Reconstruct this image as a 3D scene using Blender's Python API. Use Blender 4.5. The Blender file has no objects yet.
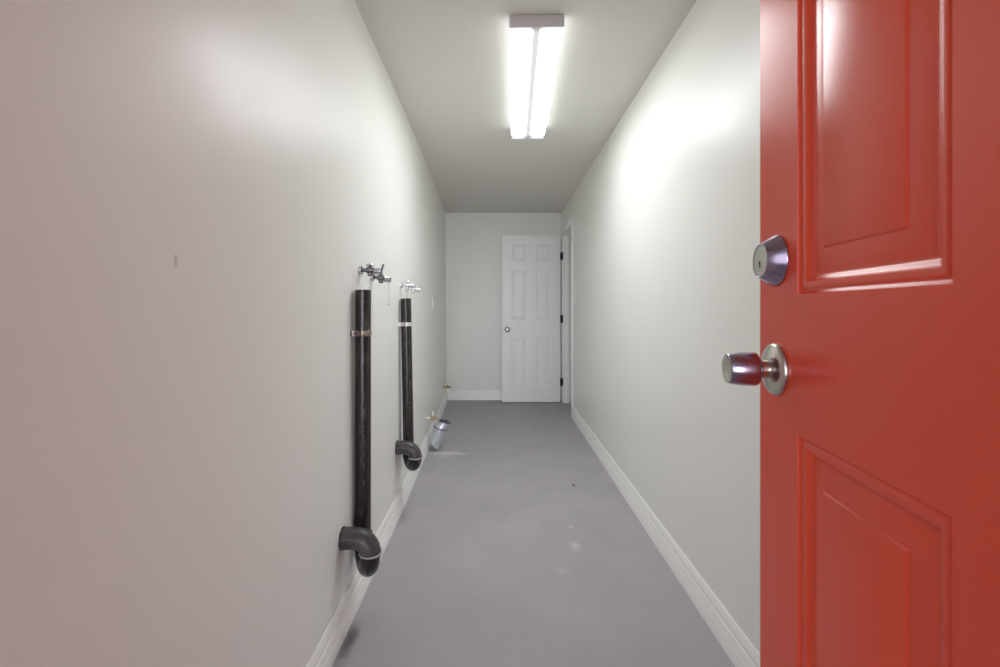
import bpy, bmesh, math
from mathutils import Vector, Matrix
V = Vector
PI = math.pi
SC = bpy.context.scene
COL = SC.collection

# ------------------------------------------------------------------ camera
EYE = 1.15
FPX = 460.0
cam_data = bpy.data.cameras.new('camera')
cam = bpy.data.objects.new('camera', cam_data)
COL.objects.link(cam)
cam.location = (0, 0, EYE)
cam.rotation_euler = (PI / 2, 0, 0)
cam_data.sensor_width = 36.0
cam_data.lens = FPX * 36.0 / 1000.0
cam_data.shift_y = -0.0247
cam_data.clip_start = 0.02
cam_data.dof.use_dof = True
cam_data.dof.focus_distance = 2.2
cam_data.dof.aperture_fstop = 9.0
SC.camera = cam

# ------------------------------------------------------------------ helpers
def tag(o, label=None, cat=None, group=None, kind=None):
    if label: o['label'] = label
    if cat: o['category'] = cat
    if group: o['group'] = group
    if kind: o['kind'] = kind
    return o

def thing(name, loc, label=None, cat=None, group=None, kind=None):
    o = bpy.data.objects.new(name, None)
    o.empty_display_size = 0.05
    o.location = loc
    COL.objects.link(o)
    return tag(o, label, cat, group, kind)

def world_loc(o):
    p = V((0, 0, 0))
    while o is not None:
        p += V(o.location)
        o = o.parent
    return p

def obj(name, bm, mat, parent=None, smooth=True, angle=38, label=None):
    bmesh.ops.remove_doubles(bm, verts=bm.verts, dist=1e-6)
    bmesh.ops.recalc_face_normals(bm, faces=bm.faces)
    off = world_loc(parent) if parent else V((0, 0, 0))
    if parent:
        bmesh.ops.translate(bm, verts=bm.verts, vec=-off)
    me = bpy.data.meshes.new(name)
    bm.to_mesh(me)
    bm.free()
    if smooth:
        for p in me.polygons: p.use_smooth = True
        me.set_sharp_from_angle(angle=math.radians(angle))
    mats = mat if isinstance(mat, (list, tuple)) else [mat]
    for m in mats: me.materials.append(m)
    o = bpy.data.objects.new(name, me)
    COL.objects.link(o)
    if parent: o.parent = parent
    if label: o['label'] = label
    return o

def structure(name, bm, mat, smooth=False, label=None, cat=None):
    o = obj(name, bm, mat, None, smooth)
    return tag(o, label, cat, None, 'structure')

def box(bm, a, b, bev=0.0, seg=2):
    t = bmesh.new()
    x0, y0, z0 = a; x1, y1, z1 = b
    vs = [t.verts.new(p) for p in ((x0,y0,z0),(x1,y0,z0),(x1,y1,z0),(x0,y1,z0),(x0,y0,z1),(x1,y0,z1),(x1,y1,z1),(x0,y1,z1))]
    for f in ((0,3,2,1),(4,5,6,7),(0,1,5,4),(1,2,6,5),(2,3,7,6),(3,0,4,7)):
        t.faces.new([vs[i] for i in f])
    if bev:
        bmesh.ops.bevel(t, geom=t.edges[:], offset=bev, segments=seg, affect='EDGES', profile=0.5)
    merge(bm, t)

def merge(bm, t):
    m = {}
    for v in t.verts: m[v] = bm.verts.new(v.co)
    for f in t.faces:
        try: bm.faces.new([m[v] for v in f.verts])
        except ValueError: pass
    t.free()

def frame_of(n):
    n = V(n).normalized()
    a = V((0, 0, 1)) if abs(n.z) < 0.9 else V((1, 0, 0))
    u = a.cross(n).normalized()
    return n, u, n.cross(u)

def lathe(bm, p, n, prof, seg=40):
    """prof: list of (t along n, radius). radius 0 closes."""
    n, u, w = frame_of(n)
    p = V(p)
    rings = []
    for t, r in prof:
        c = p + n * t
        if r < 1e-7: rings.append([bm.verts.new(c)])
        else: rings.append([bm.verts.new(c + (u * math.cos(k*2*PI/seg) + w * math.sin(k*2*PI/seg)) * r) for k in range(seg)])
    for a, b in zip(rings, rings[1:]):
        for k in range(seg):
            j = (k + 1) % seg
            if len(a) == 1 and len(b) == 1: continue
            if len(a) == 1: bm.faces.new((a[0], b[j], b[k]))
            elif len(b) == 1: bm.faces.new((a[k], a[j], b[0]))
            else: bm.faces.new((a[k], a[j], b[j], b[k]))

def tube(bm, path, radius, seg=28, caps=True, inner=None):
    """sweep along the path; radius a number or a list. inner: also build an inner wall (open hollow tube)"""
    path = [V(p) for p in path]
    n = len(path)
    rad = radius if isinstance(radius, (list, tuple)) else [radius] * n
    tans = []
    for i in range(n):
        a = path[max(i-1, 0)]; b = path[min(i+1, n-1)]
        tans.append((b - a).normalized())
    _, u, _w = frame_of(tans[0])
    def rings(rr):
        nonlocal u
        _, uu, _w = frame_of(tans[0])
        out = []
        for i in range(n):
            uu = (uu - tans[i] * uu.dot(tans[i])).normalized()
            w = tans[i].cross(uu)
            # keep mitred joints round: stretch across the bend
            k = 1.0
            if 0 < i < n - 1:
                c = (path[i] - path[i-1]).normalized().dot((path[i+1] - path[i]).normalized())
                k = 1.0 / max(0.5, math.sqrt((1 + c) / 2))
            bend = V((0, 0, 0))
            if 0 < i < n - 1:
                bend = ((path[i+1] - path[i]).normalized() - (path[i] - path[i-1]).normalized())
                if bend.length > 1e-6: bend.normalize()
            ring = []
            for q in range(seg):
                d = (uu * math.cos(q*2*PI/seg) + w * math.sin(q*2*PI/seg)) * rr[i]
                d = d + bend * d.dot(bend) * (k - 1)
                ring.append(bm.verts.new(path[i] + d))
            out.append(ring)
        return out
    R = rings(rad)
    for a, b in zip(R, R[1:]):
        for q in range(seg):
            j = (q + 1) % seg
            bm.faces.new((a[q], a[j], b[j], b[q]))
    if inner is not None:
        I = rings([r - inner for r in rad])
        for a, b in zip(I, I[1:]):
            for q in range(seg):
                j = (q + 1) % seg
                bm.faces.new((a[j], a[q], b[q], b[j]))
        for a, b in ((R[0], I[0]), (R[-1], I[-1])):
            for q in range(seg):
                j = (q + 1) % seg
                bm.faces.new((a[q], a[j], b[j], b[q]))
    elif caps:
        bm.faces.new(R[0][::-1]); bm.faces.new(R[-1])

# ------------------------------------------------------------------ materials
def mat(name, col, rough=0.5, metal=0.0, spec=0.5, coat=0.0):
    m = bpy.data.materials.new(name)
    m.use_nodes = True
    b = m.node_tree.nodes['Principled BSDF']
    b.inputs['Base Color'].default_value = (*col, 1)
    b.inputs['Roughness'].default_value = rough
    b.inputs['Metallic'].default_value = metal
    b.inputs['Specular IOR Level'].default_value = spec
    b.inputs['Coat Weight'].default_value = coat
    return m

def nodes(m):
    nt = m.node_tree
    return nt, nt.nodes, nt.links, nt.nodes['Principled BSDF']

def noise(nt, scale, detail=3, rough=0.5, vec=None):
    n = nt.nodes.new('ShaderNodeTexNoise')
    n.inputs['Scale'].default_value = scale
    n.inputs['Detail'].default_value = detail
    n.inputs['Roughness'].default_value = rough
    if vec is not None: nt.links.new(vec, n.inputs['Vector'])
    return n

def bump(m, scale, strength, dist=0.002, detail=3, extra=None):
    nt, N, L, b = nodes(m)
    tc = N.new('ShaderNodeTexCoord')
    nz = noise(nt, scale, detail, 0.5, tc.outputs['Object'])
    bp = N.new('ShaderNodeBump')
    bp.inputs['Strength'].default_value = strength
    bp.inputs['Distance'].default_value = dist
    L.new(nz.outputs['Fac'], bp.inputs['Height'])
    if extra:
        n2 = noise(nt, extra[0], 2, 0.5, tc.outputs['Object'])
        b2 = N.new('ShaderNodeBump')
        b2.inputs['Strength'].default_value = extra[1]
        b2.inputs['Distance'].default_value = extra[2]
        L.new(n2.outputs['Fac'], b2.inputs['Height'])
        L.new(b2.outputs['Normal'], bp.inputs['Normal'])
    L.new(bp.outputs['Normal'], b.inputs['Normal'])

def vary(m, c0, c1, scale, detail=4, lo=0.35, hi=0.65, rough=None, rscale=None):
    nt, N, L, b = nodes(m)
    tc = N.new('ShaderNodeTexCoord')
    nz = noise(nt, scale, detail, 0.6, tc.outputs['Object'])
    r = N.new('ShaderNodeValToRGB')
    r.color_ramp.elements[0].position = lo; r.color_ramp.elements[0].color = (*c0, 1)
    r.color_ramp.elements[1].position = hi; r.color_ramp.elements[1].color = (*c1, 1)
    L.new(nz.outputs['Fac'], r.inputs['Fac'])
    L.new(r.outputs['Color'], b.inputs['Base Color'])
    if rough:
        n2 = noise(nt, rscale or scale, 4, 0.6, tc.outputs['Object'])
        mr = N.new('ShaderNodeMapRange')
        mr.inputs['From Min'].default_value = 0.3; mr.inputs['From Max'].default_value = 0.7
        mr.inputs['To Min'].default_value = rough[0]; mr.inputs['To Max'].default_value = rough[1]
        L.new(n2.outputs['Fac'], mr.inputs['Value'])
        L.new(mr.outputs['Result'], b.inputs['Roughness'])
    return r

M_WALL = mat('wall_paint', (0.87, 0.868, 0.83), 0.36, spec=0.38)
def build_wall_mat(m):
    vary(m, (0.882, 0.883, 0.846), (0.894, 0.895, 0.858), 2.5, rough=(0.33, 0.40), rscale=3.0)
    bump(m, 6.0, 0.06, 0.012, 0)
    # a few small nicks and scuffs in the paint
    nt, N, L, b = nodes(m)
    tc = N.new('ShaderNodeTexCoord')
    mp = N.new('ShaderNodeMapping'); mp.inputs['Scale'].default_value = (1.0, 1.6, 0.7); mp.inputs['Rotation'].default_value = (0.5, 0, 0)
    L.new(tc.outputs['Object'], mp.inputs['Vector'])
    vo = N.new('ShaderNodeTexVoronoi'); vo.inputs['Scale'].default_value = 3.4
    L.new(mp.outputs['Vector'], vo.inputs['Vector'])
    r = N.new('ShaderNodeValToRGB')
    r.color_ramp.elements[0].position = 0.018; r.color_ramp.elements[0].color = (0.42, 0.42, 0.42, 1)
    r.color_ramp.elements[1].position = 0.034; r.color_ramp.elements[1].color = (0, 0, 0, 1)
    L.new(vo.outputs['Distance'], r.inputs['Fac'])
    mx = N.new('ShaderNodeMix'); mx.data_type = 'RGBA'
    src = b.inputs['Base Color'].links[0].from_socket
    L.new(r.outputs['Color'], mx.inputs[0]); L.new(src, mx.inputs[6]); mx.inputs[7].default_value = (0.40, 0.38, 0.36, 1)
    L.new(mx.outputs[2], b.inputs['Base Color'])
build_wall_mat(M_WALL)
M_CEIL = mat('ceiling_paint', (0.755, 0.745, 0.695), 0.7, spec=0.3)
bump(M_CEIL, 150, 0.12, 0.0015)
M_TRIM = mat('trim_paint', (0.95, 0.95, 0.935), 0.3)
bump(M_TRIM, 60, 0.04, 0.001)
M_WDOOR = mat('white_door_paint', (0.96, 0.955, 0.945), 0.36)
M_RED = mat('red_door_paint', (0.76, 0.073, 0.029), 0.27, spec=0.45)
M_NICKEL = mat('satin_nickel', (0.58, 0.55, 0.49), 0.24, 1.0)
M_KNOB = mat('violet_reflection_nickel', (0.40, 0.34, 0.44), 0.20, 1.0)  # violet of the reflected daylight is put into the metal's colour
M_DCHROME2 = mat('brushed_grey_nickel', (0.36, 0.34, 0.32), 0.34, 1.0)
M_DARKSLOT = mat('keyway_black', (0.01, 0.01, 0.01), 0.6)
M_HINGE = mat('dark_bronze', (0.035, 0.03, 0.025), 0.45, 0.7)
M_ABS = mat('black_plastic_pipe', (0.016, 0.013, 0.012), 0.28)
M_ELBOW = mat('toplit_black_plastic', (0.060, 0.052, 0.054), 0.42)  # black plastic, greyed to hold the overhead light's reflection in its colour
vary(M_ELBOW, (0.045, 0.040, 0.042), (0.085, 0.076, 0.078), 30)
M_JOINT = mat('pale_joint_bead', (0.45, 0.43, 0.42), 0.5)  # pale ring around the elbow joint
M_STRAP_B = mat('bronze_strap', (0.30, 0.25, 0.21), 0.45, 0.6)
vary(M_STRAP_B, (0.10, 0.08, 0.07), (0.42, 0.36, 0.31), 90, lo=0.42, hi=0.55)
M_STRAP_S = mat('silver_strap', (0.72, 0.70, 0.68), 0.4, 0.5)
M_CHROME = mat('chrome', (0.55, 0.55, 0.58), 0.18, 1.0)
M_DCHROME = mat('dull_grey_metal', (0.20, 0.19, 0.20), 0.35, 0.9)
M_WCHROME = mat('bright_chrome', (0.82, 0.83, 0.86), 0.25, 0.85)
M_BRASS = mat('brass', (0.48, 0.37, 0.20), 0.34, 1.0)
M_TAPE = mat('white_thread_tape', (0.85, 0.84, 0.78), 0.6)
M_STEEL = mat('galvanized_steel', (0.58, 0.63, 0.68), 0.36, 0.85)
vary(M_STEEL, (0.62, 0.66, 0.72), (0.80, 0.84, 0.90), 40, rough=(0.28, 0.45))
M_PLATE = mat('white_plastic_plate', (0.88, 0.87, 0.85), 0.35)
M_HOUSING = mat('white_enamel', (0.66, 0.64, 0.655), 0.4)
M_ROD = mat('pale_rod', (0.62, 0.62, 0.64), 0.5)
M_GROUND = mat('concrete_landing', (0.35, 0.34, 0.33), 0.8)

# black pipe: thin line of faded white print specks down the side
def add_print(m, tx, ty):
    nt, N, L, b = nodes(m)
    tc = N.new('ShaderNodeTexCoord')
    sp = N.new('ShaderNodeSeparateXYZ'); L.new(tc.outputs['Object'], sp.inputs[0])
    def mth(op, a, bb=None):
        n = N.new('ShaderNodeMath'); n.operation = op
        for i, x in enumerate((a, bb)):
            if x is None: continue
            if isinstance(x, (int, float)): n.inputs[i].default_value = x
            else: L.new(x, n.inputs[i])
        return n.outputs[0]
    t = mth('ADD', mth('MULTIPLY', sp.outputs['X'], tx), mth('MULTIPLY', sp.outputs['Y'], ty))
    band = mth('LESS_THAN', mth('ABSOLUTE', mth('SUBTRACT', t, 0.003)), 0.0028)
    mp = N.new('ShaderNodeMapping'); mp.inputs['Scale'].default_value = (220, 220, 110)
    L.new(tc.outputs['Object'], mp.inputs['Vector'])
    nz = noise(nt, 1.0, 1, 0.5, mp.outputs['Vector'])
    n2 = noise(nt, 9.0, 1, 0.5, tc.outputs['Object'])
    msk = mth('MULTIPLY', band, mth('MULTIPLY', mth('GREATER_THAN', nz.outputs['Fac'], 0.60), mth('GREATER_THAN', n2.outputs['Fac'], 0.50)))
    # scuffs
    mp3 = N.new('ShaderNodeMapping'); mp3.inputs['Scale'].default_value = (60, 60, 14)
    L.new(tc.outputs['Object'], mp3.inputs['Vector'])
    n3 = noise(nt, 1.0, 3, 0.6, mp3.outputs['Vector'])
    r3 = N.new('ShaderNodeValToRGB')
    r3.color_ramp.elements[0].position = 0.5; r3.color_ramp.elements[0].color = (0.014, 0.011, 0.010, 1)
    r3.color_ramp.elements[1].position = 0.78; r3.color_ramp.elements[1].color = (0.085, 0.070, 0.064, 1)
    L.new(n3.outputs['Fac'], r3.inputs['Fac'])
    mix = N.new('ShaderNodeMix'); mix.data_type = 'RGBA'
    L.new(msk, mix.inputs[0]); L.new(r3.outputs['Color'], mix.inputs[6])
    mix.inputs[7].default_value = (0.17, 0.155, 0.145, 1)
    L.new(mix.outputs[2], b.inputs['Base Color'])
add_print(M_ABS, 0.958, 0.287)

# floor: grey painted concrete with faint mottling, a few pale specks and scuffs
M_FLOOR = mat('grey_floor_paint', (0.43, 0.41, 0.44), 0.5, spec=0.12)
def build_floor_mat(m):
    nt, N, L, b = nodes(m)
    tc = N.new('ShaderNodeTexCoord')
    O = tc.outputs['Object']
    def ramp(fac, p0, c0, p1, c1):
        r = N.new('ShaderNodeValToRGB')
        r.color_ramp.elements[0].position = p0; r.color_ramp.elements[0].color = (*c0, 1)
        r.color_ramp.elements[1].position = p1; r.color_ramp.elements[1].color = (*c1, 1)
        L.new(fac, r.inputs['Fac']); return r.outputs['Color']
    def mix(f, a, c):
        x = N.new('ShaderNodeMix'); x.data_type = 'RGBA'
        L.new(f, x.inputs[0]); L.new(a, x.inputs[6]); x.inputs[7].default_value = (*c, 1)
        return x.outputs[2]
    def mth(op, a, bb=None):
        n = N.new('ShaderNodeMath'); n.operation = op
        for i, x in enumerate((a, bb)):
            if x is None: continue
            if isinstance(x, (int, float)): n.inputs[i].default_value = x
            else: L.new(x, n.inputs[i])
        return n.outputs[0]
    base = ramp(noise(nt, 3.2, 5, 0.6, O).outputs['Fac'], 0.3, FLOOR_A, 0.7, FLOOR_B)
    # pale scuffs
    big = noise(nt, 2.3, 2, 0.5, O).outputs['Fac']
    fine = noise(nt, 26, 4, 0.7, O).outputs['Fac']
    sc = mth('MULTIPLY', ramp(big, 0.56, (0,0,0), 0.68, (1,1,1)), ramp(fine, 0.60, (0,0,0), 0.74, (0.35,0.35,0.35)))
    col = mix(sc, base, (0.66, 0.64, 0.66))
    # local marks: (x, y, rx, ry, strength, colour)
    sep = N.new('ShaderNodeSeparateXYZ'); L.new(O, sep.inputs[0])
    warp = noise(nt, 22, 3, 0.6, O).outputs['Fac']
    for (cx, cy, rx, ry, st, c) in (
            (-0.42, 3.66, 0.19, 0.05, 0.6, (0.78, 0.75, 0.73)),
            (-0.44, 3.60, 0.10, 0.05, 0.4, (0.66, 0.63, 0.62)),
            (0.365, 2.23, 0.030, 0.055, 0.45, (0.70, 0.68, 0.70)),
            (0.375, 2.43, 0.018, 0.035, 0.35, (0.70, 0.68, 0.70)),
            (0.48, 3.00, 0.016, 0.032, 0.85, (0.20, 0.03, 0.05)),
            (0.27, 2.02, 0.05, 0.025, 0.30, (0.65, 0.63, 0.65)),
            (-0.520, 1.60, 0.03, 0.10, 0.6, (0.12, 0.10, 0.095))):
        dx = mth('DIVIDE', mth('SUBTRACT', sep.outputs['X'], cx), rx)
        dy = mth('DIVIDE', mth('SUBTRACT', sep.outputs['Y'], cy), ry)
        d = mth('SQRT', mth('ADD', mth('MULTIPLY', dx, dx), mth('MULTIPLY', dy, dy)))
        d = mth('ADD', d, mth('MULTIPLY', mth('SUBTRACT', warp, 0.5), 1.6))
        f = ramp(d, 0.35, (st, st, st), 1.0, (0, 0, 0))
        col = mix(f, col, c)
    L.new(col, b.inputs['Base Color'])
    mr = N.new('ShaderNodeMapRange')
    mr.inputs['From Min'].default_value = 0.3; mr.inputs['From Max'].default_value = 0.7
    mr.inputs['To Min'].default_value = 0.45; mr.inputs['To Max'].default_value = 0.6
    L.new(noise(nt, 7, 4, 0.6, O).outputs['Fac'], mr.inputs['Value'])
    L.new(mr.outputs['Result'], b.inputs['Roughness'])
    bp = N.new('ShaderNodeBump'); bp.inputs['Strength'].default_value = 0.12; bp.inputs['Distance'].default_value = 0.003
    L.new(noise(nt, 60, 4, 0.6, O).outputs['Fac'], bp.inputs['Height'])
    L.new(bp.outputs['Normal'], b.inputs['Normal'])
FLOOR_A = (0.410, 0.390, 0.425)
FLOOR_B = (0.46, 0.438, 0.474)
build_floor_mat(M_FLOOR)

# the lamp's lens: two lit tubes behind it, dimmer between them and at the two ends
LAMP = 7.0
def lens_mat(halfw, y0, y1):
    m = bpy.data.materials.new('lit_lens')
    m.use_nodes = True
    nt, N, L, b = nodes(m)
    b.inputs['Base Color'].default_value = (0.85, 0.85, 0.87, 1)
    b.inputs['Roughness'].default_value = 0.35
    tc = N.new('ShaderNodeTexCoord')
    sp = N.new('ShaderNodeSeparateXYZ'); L.new(tc.outputs['Object'], sp.inputs[0])
    def ramp(val, a, c, stops):
        mr = N.new('ShaderNodeMapRange')
        mr.inputs['From Min'].default_value = a; mr.inputs['From Max'].default_value = c
        L.new(val, mr.inputs['Value'])
        r = N.new('ShaderNodeValToRGB')
        el = r.color_ramp.elements
        el[0].position = stops[0][0]; el[0].color = (*[stops[0][1]]*3, 1)
        el[1].position = stops[-1][0]; el[1].color = (*[stops[-1][1]]*3, 1)
        for p, v in stops[1:-1]:
            e = el.new(p); e.color = (v, v, v, 1)
        L.new(mr.outputs['Result'], r.inputs['Fac'])
        return r.outputs['Color']
    across = ramp(sp.outputs['X'], -halfw, halfw, ((0.0, 0.12), (0.03, 0.55), (0.12, 0.95), (0.26, 1.0), (0.36, 0.8), (0.445, 0.095/LAMP), (0.555, 0.095/LAMP), (0.64, 0.8), (0.74, 1.0), (0.88, 0.95), (0.97, 0.55), (1.0, 0.12)))
    along = ramp(sp.outputs['Y'], y0, y1, ((0.0, 0.02), (0.012, 0.03), (0.03, 1.0), (0.935, 1.0), (0.958, 0.022), (1.0, 0.03)))
    mul = N.new('ShaderNodeMix'); mul.data_type = 'RGBA'; mul.blend_type = 'MULTIPLY'; mul.inputs[0].default_value = 1
    L.new(across, mul.inputs[6]); L.new(along, mul.inputs[7])
    tint = N.new('ShaderNodeMix'); tint.data_type = 'RGBA'; tint.blend_type = 'MULTIPLY'; tint.inputs[0].default_value = 1
    L.new(mul.outputs[2], tint.inputs[6]); tint.inputs[7].default_value = (0.95, 0.985, 1.0, 1)
    L.new(tint.outputs[2], b.inputs['Emission Color'])
    b.inputs['Emission Strength'].default_value = LAMP
    return m

# ------------------------------------------------------------------ the room
H = 2.36            # ceiling
XR = 0.771          # right wall
YB = 5.805          # back wall
YF = -0.14          # front wall, inner face
KN = [(-0.5, -0.548), (0.6, -0.550), (1.5, -0.557), (2.5, -0.5685), (2.9, -0.576), (3.7, -0.597), (4.8, -0.631), (5.3, -0.650), (5.81, -0.676), (6.0, -0.69)]
LEAN = 0.012        # it also leans out a little towards the ceiling
def xl(y):          # the left wall bows out slightly towards the far end (smooth through KN)
    for i in range(len(KN) - 1):
        if y <= KN[i+1][0] or i == len(KN) - 2:
            (y0, x0), (y1, x1) = KN[i], KN[i+1]
            def slope(k):
                a = KN[max(k-1, 0)]; c = KN[min(k+1, len(KN)-1)]
                return (c[1]-a[1]) / (c[0]-a[0])
            h = y1 - y0; t = (y - y0) / h
            m0, m1 = slope(i) * h, slope(i+1) * h
            return (2*t**3-3*t*t+1)*x0 + (t**3-2*t*t+t)*m0 + (-2*t**3+3*t*t)*x1 + (t**3-t*t)*m1

bm = bmesh.new(); box(bm, (-0.85, YF - 0.12, -0.1), (2.15, 6.0, 0)); structure('floor', bm, M_FLOOR)
bm = bmesh.new(); box(bm, (-0.85, YF - 0.12, H), (2.15, 6.0, H + 0.1)); structure('ceiling', bm, M_CEIL)
bm = bmesh.new(); box(bm, (-2.5, -3.0, -0.12), (2.5, YF - 0.12, -0.02)); structure('ground_outside', bm, M_GROUND)

bm = bmesh.new()
ys = [YF - 0.12 + (6.0 - YF + 0.12) * i / 60 for i in range(61)]
f0 = [bm.verts.new((xl(y), y, 0)) for y in ys]; f1 = [bm.verts.new((xl(y) - LEAN, y, H)) for y in ys]
b0 = [bm.verts.new((-0.85, y, 0)) for y in ys]; b1 = [bm.verts.new((-0.85, y, H)) for y in ys]
for i in range(60):
    bm.faces.new((f0[i], f0[i+1], f1[i+1], f1[i])); bm.faces.new((b0[i], b1[i], b1[i+1], b0[i+1]))
    bm.faces.new((f0[i], b0[i], b0[i+1], f0[i+1])); bm.faces.new((f1[i], f1[i+1], b1[i+1], b1[i]))
bm.faces.new((f0[0], f1[0], b1[0], b0[0])); bm.faces.new((f0[60], b0[60], b1[60], f1[60]))
structure('wall_left', bm, M_WALL, smooth=True)

OY0, OY1, OZ = 4.917, 5.628, 2.056        # doorway in the right wall
bm = bmesh.new()
box(bm, (XR, YF - 0.12, 0), (XR + 0.12, OY0, H)); box(bm, (XR, OY1, 0), (XR + 0.12, 6.0, H)); box(bm, (XR, OY0, OZ), (XR + 0.12, OY1, H))
structure('wall_right', bm, M_WALL)
bm = bmesh.new(); box(bm, (-0.85, YB, 0), (XR + 0.001, 6.0, H)); structure('wall_back', bm, M_WALL)
DX0, DX1, DZ = -0.515, 0.262, 2.06        # entry doorway behind the camera
bm = bmesh.new()
box(bm, (-0.85, YF - 0.12, 0), (DX0, YF, H)); box(bm, (DX1, YF - 0.12, 0), (XR + 0.12, YF, H)); box(bm, (DX0, YF - 0.12, DZ), (DX1, YF, H))
structure('wall_front', bm, M_WALL)
bm = bmesh.new()                          # the small room through the far doorway
box(bm, (2.05, 4.0, 0), (2.15, 6.0, H)); box(bm, (XR + 0.12, 4.0, 0), (2.05, 4.1, H)); box(bm, (XR + 0.12, 5.9, 0), (2.05, 6.0, H))
structure('wall_adjoining', bm, M_WALL)

# baseboards: flat foot, bead, flat, groove, sloped cap
BASE = [(0, 0), (0.0165, 0), (0.0165, 0.034), (0.0150, 0.0365), (0.0165, 0.0395), (0.0165, 0.0430), (0.0150, 0.0465), (0.0135, 0.049), (0.0130, 0.080),
        (0.0120, 0.0825), (0.0070, 0.0850), (0.0065, 0.0880), (0.0105, 0.0905), (0.0115, 0.0935), (0.0105, 0.0990), (0.0085, 0.1070), (0.0060, 0.1150), (0.0040, 0.1220), (0.0025, 0.1245), (0, 0.125)]
def sweep_profile(pts, norms, prof=BASE):
    bm = bmesh.new()
    R = [[bm.verts.new((p[0] + n[0]*o, p[1] + n[1]*o, z)) for o, z in prof] for p, n in zip(pts, norms)]
    for a, b in zip(R, R[1:]):
        for k in range(len(prof)):
            j = (k + 1) % len(prof)
            bm.faces.new((a[k], a[j], b[j], b[k]))
    bm.faces.new(R[0]); bm.faces.new(R[-1][::-1])
    return bm
yy = [YF + (YB - YF) * i / 50 for i in range(51)]
structure('baseboard_left', sweep_profile([(xl(y), y) for y in yy], [(1, 0)] * 51), M_TRIM, smooth=True)
structure('baseboard_right', sweep_profile([(XR, YF), (XR, OY0 - 0.058)], [(-1, 0)] * 2), M_TRIM, smooth=True)
structure('baseboard_back', sweep_profile([(xl(YB) + 0.014, YB), (XR - 0.014, YB)], [(0, -1)] * 2), M_TRIM, smooth=True)

# casing and jamb of the far doorway
trim = thing('trim_1', (XR, OY0, 0), kind='structure')
bm = bmesh.new()
box(bm, (XR - 0.0125, OY0 - 0.057, 0), (XR, OY0 - 0.002, OZ + 0.058), 0.003)
box(bm, (XR - 0.0125, OY1 + 0.006, 0), (XR, OY1 + 0.062, OZ + 0.058), 0.003)
box(bm, (XR - 0.0120, OY0 - 0.004, OZ + 0.002), (XR, OY1 + 0.008, OZ + 0.058), 0.003)
obj('casing', bm, M_TRIM, trim)
bm = bmesh.new()
box(bm, (XR, OY0 - 0.001, 0), (XR + 0.12, OY0 + 0.014, OZ)); box(bm, (XR, OY1 - 0.012, 0), (XR + 0.12, OY1 + 0.001, OZ))
box(bm, (XR, OY0, OZ - 0.014), (XR + 0.12, OY1, OZ + 0.001))
obj('jamb', bm, M_TRIM, trim, smooth=False)
bm = bmesh.new()
box(bm, (XR + 0.048, OY0 + 0.013, 0), (XR + 0.075, OY0 + 0.025, OZ - 0.013)); box(bm, (XR + 0.048, OY1 - 0.024, 0), (XR + 0.075, OY1 - 0.011, OZ - 0.013))
box(bm, (XR + 0.048, OY0 + 0.013, OZ - 0.026), (XR + 0.075, OY1 - 0.012, OZ - 0.013))
obj('door_stop', bm, M_TRIM, trim, smooth=False)
# frame of the entry doorway, behind the camera
trim2 = thing('trim_2', (DX1, YF, 0), kind='structure')
bm = bmesh.new()
box(bm, (DX0 - 0.001, YF - 0.12, 0), (DX0 + 0.015, YF + 0.002, DZ)); box(bm, (DX1 - 0.006, YF - 0.12, 0), (DX1 + 0.012, YF - 0.02, DZ)); box(bm, (DX0, YF - 0.12, DZ - 0.015), (DX1, YF + 0.002, DZ))
obj('jamb', bm, M_TRIM, trim2, smooth=False)

# ------------------------------------------------------------------ six-panel doors
def panel_leaf(P, thick, W, Z0, Z1, cols, rows, prof):
    """P(u, z, n) -> world point; n is the outward distance from the front face. prof: (inset, height) rings of a panel"""
    bm = bmesh.new()
    us = sorted({0.0, W, *[c for a in cols for c in a]})
    zs = sorted({Z0, Z1, *[c for a in rows for c in a]})
    vq = lambda u, z, n: bm.verts.new(P(u, z, n))
    for side in (1, -1):
        base = 0.0 if side == 1 else -thick
        for i in range(len(us) - 1):
            for j in range(len(zs) - 1):
                u0, u1, z0, z1 = us[i], us[i+1], zs[j], zs[j+1]
                if (u0, u1) in cols and (z0, z1) in rows:
                    rings = []
                    for ins, h in prof:
                        n = base + side * h
                        rings.append([vq(u0+ins, z0+ins, n), vq(u1-ins, z0+ins, n), vq(u1-ins, z1-ins, n), vq(u0+ins, z1-ins, n)])
                    for a, b in zip(rings, rings[1:]):
                        for k in range(4):
                            q = (k + 1) % 4
                            bm.faces.new((a[k], a[q], b[q], b[k]))
                    bm.faces.new(rings[-1])
                else:
                    bm.faces.new((vq(u0, z0, base), vq(u1, z0, base), vq(u1, z1, base), vq(u0, z1, base)))
    for i in range(len(us) - 1):
        for z in (Z0, Z1):
            bm.faces.new((vq(us[i], z, 0), vq(us[i+1], z, 0), vq(us[i+1], z, -thick), vq(us[i], z, -thick)))
    for j in range(len(zs) - 1):
        for u in (0.0, W):
            bm.faces.new((vq(u, zs[j], 0), vq(u, zs[j+1], 0), vq(u, zs[j+1], -thick), vq(u, zs[j], -thick)))
    return bm

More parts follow.
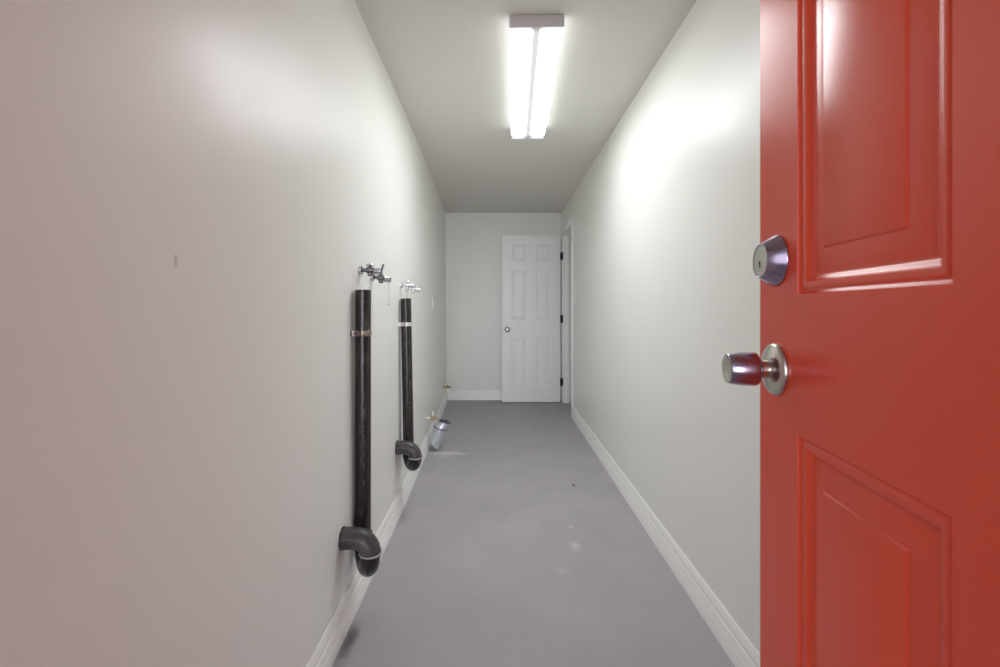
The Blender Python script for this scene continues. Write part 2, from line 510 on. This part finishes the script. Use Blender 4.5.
# --- the red entry door, standing open beside the camera
RE = V((0.3557, 0.629, 0)); RU = V((-0.132, -0.991, 0)).normalized(); RN = V((-0.991, 0.132, 0)).normalized()
RW = 0.76
def PR(u, z, n): return RE + RU * u + RN * n + V((0, 0, z))
REDPROF = [(0, 0), (0.0005, -0.0012), (0.0028, -0.0030), (0.0038, -0.0036), (0.0048, -0.0034), (0.0058, -0.0027), (0.0068, -0.0023)]
for k in range(9):                         # rounded bead falling into the valley
    x = 0.0080 + k * 0.0013
    REDPROF.append((x, -0.0021 - 40 * (x - 0.0080) ** 2))
REDPROF += [(0.0194, -0.0070), (0.0204, -0.0077), (0.0215, -0.0080), (0.0228, -0.0078)]
for k in range(9):                         # rounded rise to the raised field
    t = k / 8
    REDPROF.append((0.0244 + 0.0216 * t, -0.0074 + 0.0032 * (1 - (1 - t) ** 1.6)))
REDPROF += [(0.0468, -0.0041), (0.0482, -0.0026), (0.0488, -0.0024)]
hinge = PR(RW, 0, 0)
red = thing('door_1', (hinge.x, hinge.y, 0), 'glossy red six-panel entry door standing open close to the camera, with knob and deadbolt', 'door', kind='structure')
rcols = [(0.100, 0.312), (0.448, 0.660)]
rrows = [(0.24, 1.005), (1.167, 1.640), (1.745, 1.930)]
obj('door_leaf', panel_leaf(PR, 0.044, RW, 0.012, 2.045, rcols, rrows, REDPROF), M_RED, red, angle=24)
KU = 0.0477
bm = bmesh.new()
lathe(bm, PR(KU, 1.0735, 0), RN, [(0, 0), (0, 0.0326), (0.0015, 0.0330), (0.0040, 0.0326), (0.0062, 0.0305), (0.0082, 0.0265), (0.0098, 0.0200), (0.0108, 0.0140), (0.0112, 0.0113),
      (0.0200, 0.0112)], 64)
lathe_knob = [(0.0195, 0.0112), (0.0212, 0.0125), (0.0222, 0.0150), (0.0232, 0.0182), (0.0245, 0.0205), (0.0270, 0.0213), (0.0330, 0.0216), (0.0400, 0.0214), (0.0470, 0.0207), (0.0540, 0.0195), (0.0575, 0.0188),
              (0.0592, 0.0182), (0.0594, 0.0178), (0.0590, 0.0172), (0.0560, 0.0168), (0.0560, 0)]
rose = obj('rosette', bm, M_NICKEL, red, angle=60)
bm = bmesh.new(); lathe(bm, PR(KU, 1.0735, 0), RN, lathe_knob, 64)
knob = obj('door_knob', bm, M_KNOB, red, angle=50, label='nickel knob with a violet reflection in its colour')
bm = bmesh.new(); lathe(bm, PR(KU, 1.0735, 0), RN, [(0.0570, 0.0174), (0.0591, 0.0174), (0.0590, 0.0165), (0.0574, 0.0120), (0.0568, 0.0060), (0.0567, 0)], 64)
obj('knob_face', bm, M_NICKEL, knob)
bm = bmesh.new()
lathe(bm, PR(KU, 1.2105, 0), RN, [(0, 0), (0, 0.0318), (0.0012, 0.0324), (0.0028, 0.0320), (0.0186, 0.0222), (0.0197, 0.0214), (0.0199, 0.0204), (0.0190, 0.0196), (0.0190, 0.0092)], 64)
db = obj('deadbolt', bm, M_KNOB, red, angle=40, label='tapered nickel deadbolt')
bm = bmesh.new(); lathe(bm, PR(KU, 1.2065, 0), RN, [(0.0188, 0.0092), (0.0196, 0.0088), (0.0197, 0)], 32)
lathe(bm, PR(KU, 1.2105, 0), RN, [(0.0186, 0.0200), (0.0193, 0.0194), (0.0195, 0)], 48)
obj('lock_cylinder', bm, M_NICKEL, db)
bm = bmesh.new()
c = PR(KU, 1.2065, 0.0198)
t = bmesh.new(); box(t, (-0.0010, -0.0004, -0.0042), (0.0010, 0.0004, 0.0042))
bmesh.ops.transform(t, matrix=Matrix.Translation(c) @ Matrix.Rotation(math.atan2(RU.y, RU.x), 4, 'Z'), verts=t.verts); merge(bm, t)
obj('keyhole', bm, M_DARKSLOT, db)
for hz in (0.25, 1.03, 1.80):
    bm = bmesh.new()
    c = PR(RW + 0.004, hz - 0.05, -0.030); tube(bm, [c, c + V((0, 0, 0.1))], 0.006, 16)
    obj('hinge', bm, M_NICKEL, red)

# --- the white interior door, open in front of the far wall
WX0, WX1, WY = 0.0265, 0.7335, 5.61
def PW(u, z, n): return V((WX1 - u, WY - n, z))
WPROF = [(0, 0), (0.002, -0.0030), (0.005, -0.0050), (0.008, -0.0040), (0.011, -0.0020), (0.014, -0.0030), (0.018, -0.0105), (0.023, -0.0120), (0.030, -0.0085), (0.037, -0.0030), (0.039, -0.0012)]
wd = thing('door_2', (WX1, WY, 0), 'white six-panel interior door standing open in front of the far wall', 'door', kind='structure')
WW = WX1 - WX0
wcols = [(0.114, 0.290), (0.416, 0.592)]
wrows = [(0.198, 0.806), (1.015, 1.617), (1.720, 1.936)]
obj('door_leaf', panel_leaf(PW, 0.035, WW, 0.012, 2.048, wcols, wrows, WPROF), M_WDOOR, wd, angle=30)
bm = bmesh.new()
for s in (1,):
    lathe(bm, PW(WW - 0.062, 0.897, 0), (0, -1, 0), [(0, 0), (0, 0.033), (0.004, 0.0325), (0.008, 0.026), (0.010, 0.012), (0.026, 0.011), (0.030, 0.020), (0.040, 0.0265), (0.050, 0.0255), (0.058, 0.019), (0.060, 0)], 40)
lathe(bm, PW(WW - 0.062, 0.897, -0.035), (0, 1, 0), [(0, 0), (0, 0.033), (0.004, 0.0325), (0.008, 0.026), (0.010, 0.012), (0.026, 0.011), (0.030, 0.020), (0.040, 0.0265), (0.050, 0.0255), (0.058, 0.019), (0.060, 0)], 40)
obj('door_knob', bm, M_DCHROME2, wd, label='small round nickel knob')
bm = bmesh.new(); box(bm, (WX0 - 0.012, WY + 0.010, 0.888), (WX0 + 0.0005, WY + 0.024, 0.906), 0.003)
obj('latch', bm, M_NICKEL, wd)
for hz in (1.794, 1.025, 0.257):
    bm = bmesh.new()
    tube(bm, [(0.7475, WY - 0.004, hz - 0.045), (0.7475, WY - 0.004, hz + 0.045)], 0.0085, 16)
    box(bm, (0.733, WY, hz - 0.045), (0.7475, WY + 0.003, hz + 0.045)); box(bm, (0.7475, WY - 0.001, hz - 0.045), (XR - 0.002, WY + 0.002, hz + 0.045))
    obj('hinge', bm, M_HINGE, wd, label='dark bronze hinge')

# ------------------------------------------------------------------ ceiling light
LA = V((0.151, 1.887, 0)); LB = V((0.1885, 3.135, 0))     # centre of the near end, of the far end
ld = (LB - LA); LLEN = ld.length; LANG = math.atan2(ld.y, ld.x) - PI / 2
mid = (LA + LB) / 2
lamp = thing('ceiling_light', (mid.x, mid.y, H), 'long wraparound fluorescent light with white lens on the ceiling', 'ceiling light')
lamp.rotation_euler = (0, 0, LANG)
def lobj(name, bm, m, label=None):       # lamp parts are built in the lamp's own frame
    o = obj(name, bm, m, None, True, 40, label); o.parent = lamp; return o
HW, HL = 0.112, LLEN / 2
bm = bmesh.new(); box(bm, (-0.085, -HL + 0.004, -0.007), (0.085, HL - 0.004, 0.0), 0.001); box(bm, (-HW + 0.0015, -HL + 0.004, -0.016), (HW - 0.0015, HL - 0.004, -0.0065), 0.001)
lobj('housing', bm, M_HOUSING)
bm = bmesh.new()
xs = []
prof = [(-HW, -0.010), (-HW, -0.040)]
for k in range(1, 7):
    a = PI + k * (PI / 2) / 6
    prof.append((-HW + 0.012 + 0.012 * math.cos(a), -0.040 + 0.012 * math.sin(a)))
prof += [(-x, z) for x, z in prof[::-1]]
prof = [(x, z - 0.002 * (1 - (x / HW) ** 2)) for x, z in prof]
NSL = 2
R = [[bm.verts.new((x, yq, z)) for x, z in prof] for yq in (-HL + 0.003, HL - 0.003)]
for k in range(len(prof) - 1):
    bm.faces.new((R[0][k], R[0][k+1], R[1][k+1], R[1][k]))
bmesh.ops.subdivide_edges(bm, edges=[e for e in bm.edges if abs(e.verts[0].co.x + e.verts[1].co.x) < 1e-6 and abs(e.verts[0].co.x) > 0.05], cuts=7)
lobj('lens', bm, lens_mat(HW, -HL, HL), 'white lit lens')
for s in (-1, 1):
    bm = bmesh.new()
    y0, y1 = (-HL, -HL + 0.004) if s < 0 else (HL - 0.004, HL)
    box(bm, (-HW - 0.001, y0, -0.0535), (HW + 0.001, y1, -0.003), 0.0015)
    lobj('end_cap', bm, M_HOUSING, 'grey-white end plate')

# ------------------------------------------------------------------ washer drains on the left wall
def arc(c, a, b, t0, t1, n):
    return [V(c) + V(a) * math.cos(t0 + (t1 - t0) * i / n) + V(b) * math.sin(t0 + (t1 - t0) * i / n) for i in range(n + 1)]

def standpipe(label, top, foot, yt, zt, xt, zj, strap_z, strap_mat, group):
    """top/foot: axis of the upright pipe; trap arm leaves the wall at (y=yt, z=zt); elbow turns down at x=xt to the joint height zj"""
    top, foot = V(top), V(foot)
    root = thing('drain_pipe', (foot.x, foot.y, foot.z), label, 'pipe', group)
    R = 0.0300
    bm = bmesh.new()
    tube(bm, [foot, top], R, 40, inner=0.004)
    pipe = obj('standpipe', bm, M_ABS, root)
    # strap
    f = (strap_z - foot.z) / (top.z - foot.z); c = foot.lerp(top, f)
    bm = bmesh.new()
    seg = 40
    lathe(bm, c - V((0, 0, 0.011)), (0, 0, 1), [(0, R + 0.0003), (0, R + 0.002), (0.022, R + 0.002), (0.022, R + 0.0003), (0, R + 0.0003)], seg)
    xw = xl(c.y)
    for s in (-1, 1):
        box(bm, (xw - 0.006, c.y + s * (R + 0.001) - 0.001, c.z - 0.011), (c.x, c.y + s * (R + 0.001) + 0.001, c.z + 0.011))
        y0, y1 = sorted((c.y + s * R, c.y + s * (R + 0.018)))
        box(bm, (xw - 0.008, y0, c.z - 0.011), (xw - 0.003, y1, c.z + 0.011))
    obj('strap', bm, strap_mat, root, label='metal pipe strap')
    # u bend from the foot to beneath the elbow
    E = V((xt, yt, zj)); F = V((foot.x, foot.y, zj))
    ctr = (E + F) / 2; half = (E - F) / 2; r = half.length
    path = [F + V((0, 0, foot.z - zj + 0.02))] + arc(ctr, -half, V((0, 0, -r)), 0, PI, 24) + [E + V((0, 0, 0.004))]
    bm = bmesh.new(); tube(bm, path, [0.0345] * len(path), 36)
    lathe(bm, F + V((0, 0, foot.z - zj - 0.02)), (0, 0, 1), [(0, 0.033), (0.002, 0.0355), (0.036, 0.0355), (0.038, 0.030)], 40)
    u = obj('u_bend', bm, M_ABS2, root, label='glossy black trap bend')
    # elbow
    er = 0.054
    xw = xl(yt)
    bm = bmesh.new()
    path = [V((xw - 0.004, yt, zt)), V((xw + 0.012, yt, zt)), V((xt - er - 0.004, yt, zt))] + arc((xt - er, yt, zt - er), V((0, 0, er)), V((er, 0, 0)), 0, PI / 2, 14) + [V((xt, yt, zj + 0.004))]
    rr = [0.0375, 0.0375] + [0.0365] * (len(path) - 3) + [0.037]
    tube(bm, path, rr, 40)
    el = obj('elbow', bm, M_ELBOW, root, label='light-greyed black elbow into the wall')
    bm = bmesh.new()
    lathe(bm, V((xt, yt, zj - 0.006)), (0, 0, 1), [(0, 0.033), (0.0005, 0.0385), (0.003, 0.0400), (0.0055, 0.0385), (0.006, 0.036)], 40)
    obj('joint_ring', bm, M_JOINT, el)
    bm = bmesh.new()
    lathe(bm, V((xw + 0.0005, yt, zt)), (1, 0, 0), [(-0.004, 0), (-0.004, 0.0395), (0.001, 0.0395), (0.003, 0.038), (0.003, 0.036)], 40)
    obj('wall_collar', bm, M_ABS2, el)
    return root
M_ABS2 = mat('glossy_black_plastic', (0.014, 0.012, 0.012), 0.20)
G1 = 'black drain pipes strapped to the left wall'
standpipe('nearer, larger black drain standpipe on the left wall, held by a bronze strap',
          (-0.530, 1.78, 1.223), (-0.530, 1.78, 0.262), 1.632, 0.336, -0.460, 0.287, 1.056, M_STRAP_B, G1)
standpipe('farther, leaning black drain standpipe on the left wall, held by a silver strap',
          (-0.5405, 2.64, 1.209), (-0.524, 2.64, 0.320), 2.54, 0.384, -0.468, 0.333, 1.062, M_STRAP_S, G1)

# ------------------------------------------------------------------ laundry supply valves
def valve(label, y, z, reach, body_m, tip_m, lever, group, rod=False, droop=0.0):
    xw = xl(y)
    root = thing('supply_valve', (xw, y, z), label, 'valve', group)
    n = V((1, 0, -droop)).normalized()
    p = V((xw, y, z))
    bm = bmesh.new(); lathe(bm, p, n, [(-0.012, 0), (-0.012, 0.019), (0.003, 0.018), (0.006, 0.011), (0.006, 0)], 28)
    obj('wall_flange', bm, tip_m, root)
    bm = bmesh.new()
    k = reach
    lathe(bm, p, n, [(0.002, 0.0), (0.002, 0.008), (0.26*k, 0.008), (0.28*k, 0.013), (0.36*k, 0.015), (0.46*k, 0.0155), (0.56*k, 0.014), (0.60*k, 0.010), (0.66*k, 0.009), (0.66*k, 0)], 28)
    # packing stub below the body
    lathe(bm, p + n * 0.45 * k + V((0, 0, -0.008)), (0, 0, -1), [(0, 0.010), (0.012, 0.011), (0.016, 0.009), (0.016, 0)], 20)
    lathe(bm, p + n * 0.45 * k, (0, 0, 1), [(0, 0.008), (0.018, 0.008), (0.022, 0.006), (0.022, 0)], 20)
    obj('valve_body', bm, body_m, root)
    bm = bmesh.new()
    prof = [(0.64*k, 0), (0.64*k, 0.0115)]
    t = 0.66 * k
    while t < k - 0.004:
        prof += [(t, 0.0125), (t + 0.0015, 0.0135), (t + 0.003, 0.0125)]; t += 0.004
    prof += [(k, 0.0125), (k, 0.009), (k - 0.01, 0.0085), (k - 0.01, 0)]
    lathe(bm, p + V((0, 0, -0.004)), n, prof, 28)
    obj('hose_outlet', bm, tip_m, root)
    c = p + n * 0.45 * k + V((0, 0, 0.020))
    bm = bmesh.new()
    if lever == 'up':
        tube(bm, [c, c + V((0.002, 0, 0.012)), c + V((0.012, -0.004, 0.040))], [0.006, 0.005, 0.0042], 16)
    else:
        lathe(bm, c, (0, 0, 1), [(-0.004, 0), (-0.004, 0.006), (-0.002, 0.014), (0.001, 0.015), (0.004, 0.013), (0.006, 0.006), (0.006, 0)], 24)
        tube(bm, [c + V((-0.016, 0, 0.001)), c + V((0.016, 0, 0.001))], 0.0038, 12)
    obj('handle', bm, M_DCHROME if lever == 'up' else tip_m, root)
    if rod:  # thin pale rod with a small bulb, hanging below the outlet
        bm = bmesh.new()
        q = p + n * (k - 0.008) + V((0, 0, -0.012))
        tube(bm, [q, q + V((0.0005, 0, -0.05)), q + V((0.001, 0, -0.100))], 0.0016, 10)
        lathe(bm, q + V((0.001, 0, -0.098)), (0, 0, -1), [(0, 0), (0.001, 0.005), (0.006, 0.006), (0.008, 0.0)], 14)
        obj('hanging_rod', bm, M_ROD, root)
    return root
G2 = 'laundry supply valves above the drain pipes'
valve('dark grey metal supply valve directly above the nearer black drain pipe', 1.86, 1.306, 0.080, M_DCHROME, M_CHROME, 'flat', G2)
valve('chrome supply valve with raised lever and a thin rod hanging from its tip', 2.04, 1.291, 0.078, M_DCHROME, M_CHROME, 'up', G2, True, 0.10)
valve('bright white-chrome supply valve directly above the farther black drain pipe', 2.67, 1.288, 0.075, M_WCHROME, M_WCHROME, 'flat', G2)
valve('bright chrome supply valve farthest along the left wall, just past the farther drain pipe', 2.86, 1.276, 0.080, M_WCHROME, M_WCHROME, 'flat', G2, False, 0.06)

# ------------------------------------------------------------------ gas stubs low on the left wall
def gas_stub(label, y, z, reach, pale, group):
    xw = xl(y)
    root = thing('gas_stub', (xw, y, z), label, 'pipe stub', group)
    bm = bmesh.new(); k = reach
    lathe(bm, V((xw, y, z)), (1, 0, 0), [(-0.006, 0), (-0.006, 0.022), (0.003, 0.021), (0.005, 0.010), (0.45*k, 0.010), (0.45*k, 0)], 24)
    obj('pipe_nipple', bm, M_TAPE if pale else M_BRASS, root)
    bm = bmesh.new()
    lathe(bm, V((xw, y, z)), (1, 0, 0), [(0.40*k, 0), (0.40*k, 0.016), (0.58*k, 0.016), (0.60*k, 0.013), (0.80*k, 0.013), (0.82*k, 0.0105), (k, 0.0085), (k, 0)], 6 if not pale else 20)
    if not pale:
        lathe(bm, V((xw + 0.55*k, y, z + 0.008)), (0, 0, 1), [(0, 0.012), (0.010, 0.010), (0.016, 0.004), (0.018, 0)], 16)
    obj('brass_cap', bm, M_BRASS, root)
    if pale:
        bm = bmesh.new()
        box(bm, (xw + 0.52*k, y - 0.005, z + 0.012), (xw + 0.70*k, y + 0.005, z + 0.055), 0.003)
        obj('handle', bm, M_TAPE, root, label='white upright handle')
G3 = 'gas stubs low on the left wall'
gas_stub('small gas stub with white upright handle on the wall above the metal duct elbow', 3.76, 0.256, 0.085, True, G3)
gas_stub('small brass gas stub low on the left wall next to the far corner', 5.30, 0.249, 0.085, False, G3)

# ------------------------------------------------------------------ galvanized duct elbow standing against the baseboard
duct = thing('duct_elbow', (-0.505, 3.74, 0), 'short galvanized metal duct elbow standing on the floor against the left baseboard', 'duct')
def loft(bm, rings, seg=40, wall=0.0012):
    def mk(off):
        out = []
        for c, n, r in rings:
            n = V(n).normalized()
            u = V((0, 1, 0)); u = (u - n * u.dot(n)).normalized(); w = n.cross(u)
            out.append([bm.verts.new(V(c) + (u * math.cos(q*2*PI/seg) + w * math.sin(q*2*PI/seg)) * (r - off)) for q in range(seg)])
        return out
    R, I = mk(0.0), mk(wall)
    for S, flip in ((R, False), (I, True)):
        for a, b in zip(S, S[1:]):
            for q in range(seg):
                j = (q + 1) % seg
                f = (a[q], a[j], b[j], b[q])
                bm.faces.new(f[::-1] if flip else f)
    for a, b in ((R[0], I[0]), (R[-1], I[-1])):
        for q in range(seg):
            j = (q + 1) % seg
            bm.faces.new((a[q], a[j], b[j], b[q]))
DA = (V((-0.4485, 3.74, 0.236)), V((0.22, 0.06, 1)).normalized())
DB = (V((-0.4840, 3.74, 0.182)), V((0.30, 0.02, 1)).normalized())
DC = (V((-0.5040, 3.74, 0.118)), V((0.48, 0, 1)).normalized())
DD = (V((-0.5330, 3.74, 0.047)), V((0.80, 0, 0.75)).normalized())
bm = bmesh.new(); loft(bm, [(DB[0], DB[1], 0.0540), (DB[0].lerp(DA[0], 0.3), DB[1], 0.0470), (DA[0], DA[1], 0.0455)])
obj('collar', bm, M_STEEL, duct, angle=25)
bm = bmesh.new(); loft(bm, [(DD[0], DD[1], 0.0520), (DC[0], DC[1], 0.0540), (DB[0], DB[1], 0.0550)])
obj('elbow_body', bm, M_STEEL, duct, angle=20)
M_SEAM = mat('dark_steel_seam', (0.12, 0.13, 0.15), 0.45, 0.8)
bm = bmesh.new(); lathe(bm, DB[0] - DB[1] * 0.004, DB[1], [(0, 0.0545), (0.0005, 0.0570), (0.004, 0.0580), (0.0075, 0.0570), (0.008, 0.0530)], 40)
obj('seam_band', bm, M_SEAM, duct)
bm = bmesh.new(); lathe(bm, DA[0] - DA[1] * 0.007, DA[1], [(0, 0.0450), (0.000, 0.0470), (0.008, 0.0475), (0.0085, 0.0440), (0.0, 0.0440)], 40)
obj('rim', bm, M_SEAM, duct)

# ------------------------------------------------------------------ wall plates
def plate(name, label, P3, nx, w, h, slots, cat):
    x, y, z = P3
    root = thing(name, (x, y, z), label, cat)
    bm = bmesh.new()
    x0, x1 = sorted((x, x + nx * 0.006))
    box(bm, (x0, y - w/2, z - h/2), (x1, y + w/2, z + h/2), 0.002)
    obj('cover_plate', bm, M_PLATE, root)
    for (dz, ww, hh) in slots:
        bm = bmesh.new()
        a, b = sorted((x + nx * 0.005, x + nx * 0.0085))
        box(bm, (a, y - ww/2, z + dz - hh/2), (b, y + ww/2, z + dz + hh/2), 0.0012)
        obj('rocker' if cat == 'switch' else 'receptacle', bm, M_PLATE, root)
plate('light_switch', 'white light switch on the right wall beside the far doorway', (XR, 4.745, 1.25), -1, 0.072, 0.116, [(0, 0.033, 0.066)], 'switch')
plate('wall_outlet', 'white outlet plate on the left wall beyond the two drain pipes', (xl(4.22) - LEAN * 0.5, 4.22, 1.192), 1, 0.072, 0.118, [(0.020, 0.034, 0.028), (-0.020, 0.034, 0.028)], 'outlet')

# ------------------------------------------------------------------ daylight through the entry doorway
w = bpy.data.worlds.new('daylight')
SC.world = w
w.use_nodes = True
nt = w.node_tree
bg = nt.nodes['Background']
# overcast sky, plus two bright lobes added to lift the back and right walls
SKY, BACK_FILL, SIDE_FILL = 0.10, 3.1, 0.45
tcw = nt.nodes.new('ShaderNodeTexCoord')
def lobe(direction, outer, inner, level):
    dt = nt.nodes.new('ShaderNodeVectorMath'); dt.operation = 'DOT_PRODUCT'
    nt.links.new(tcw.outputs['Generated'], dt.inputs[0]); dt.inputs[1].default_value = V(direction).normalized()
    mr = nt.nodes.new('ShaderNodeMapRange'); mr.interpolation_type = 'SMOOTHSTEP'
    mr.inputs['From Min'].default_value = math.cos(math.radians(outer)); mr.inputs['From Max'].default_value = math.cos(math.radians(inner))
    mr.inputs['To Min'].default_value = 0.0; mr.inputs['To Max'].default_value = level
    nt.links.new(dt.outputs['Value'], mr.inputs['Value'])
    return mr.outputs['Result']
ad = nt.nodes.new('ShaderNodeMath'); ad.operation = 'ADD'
nt.links.new(lobe((0, -1, 0), 20, 8, BACK_FILL), ad.inputs[0]); nt.links.new(lobe((-0.52, -0.85, 0.08), 28, 12, SIDE_FILL), ad.inputs[1])
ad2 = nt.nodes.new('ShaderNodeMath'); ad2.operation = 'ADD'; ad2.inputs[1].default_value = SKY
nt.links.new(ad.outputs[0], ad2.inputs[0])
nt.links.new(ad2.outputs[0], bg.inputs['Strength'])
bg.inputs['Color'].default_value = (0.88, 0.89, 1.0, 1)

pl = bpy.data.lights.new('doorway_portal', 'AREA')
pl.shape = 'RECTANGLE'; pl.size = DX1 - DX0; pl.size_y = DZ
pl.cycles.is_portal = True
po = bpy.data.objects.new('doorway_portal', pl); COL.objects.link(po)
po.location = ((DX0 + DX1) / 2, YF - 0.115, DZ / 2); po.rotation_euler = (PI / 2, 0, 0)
SC.cycles.max_bounces = 24
SC.cycles.diffuse_bounces = 16

SC.view_settings.view_transform = 'Standard'
SC.view_settings.look = 'None'
SC.view_settings.gamma = 1.0
SC.view_settings.use_curve_mapping = False
SC.view_settings.exposure = 1.88
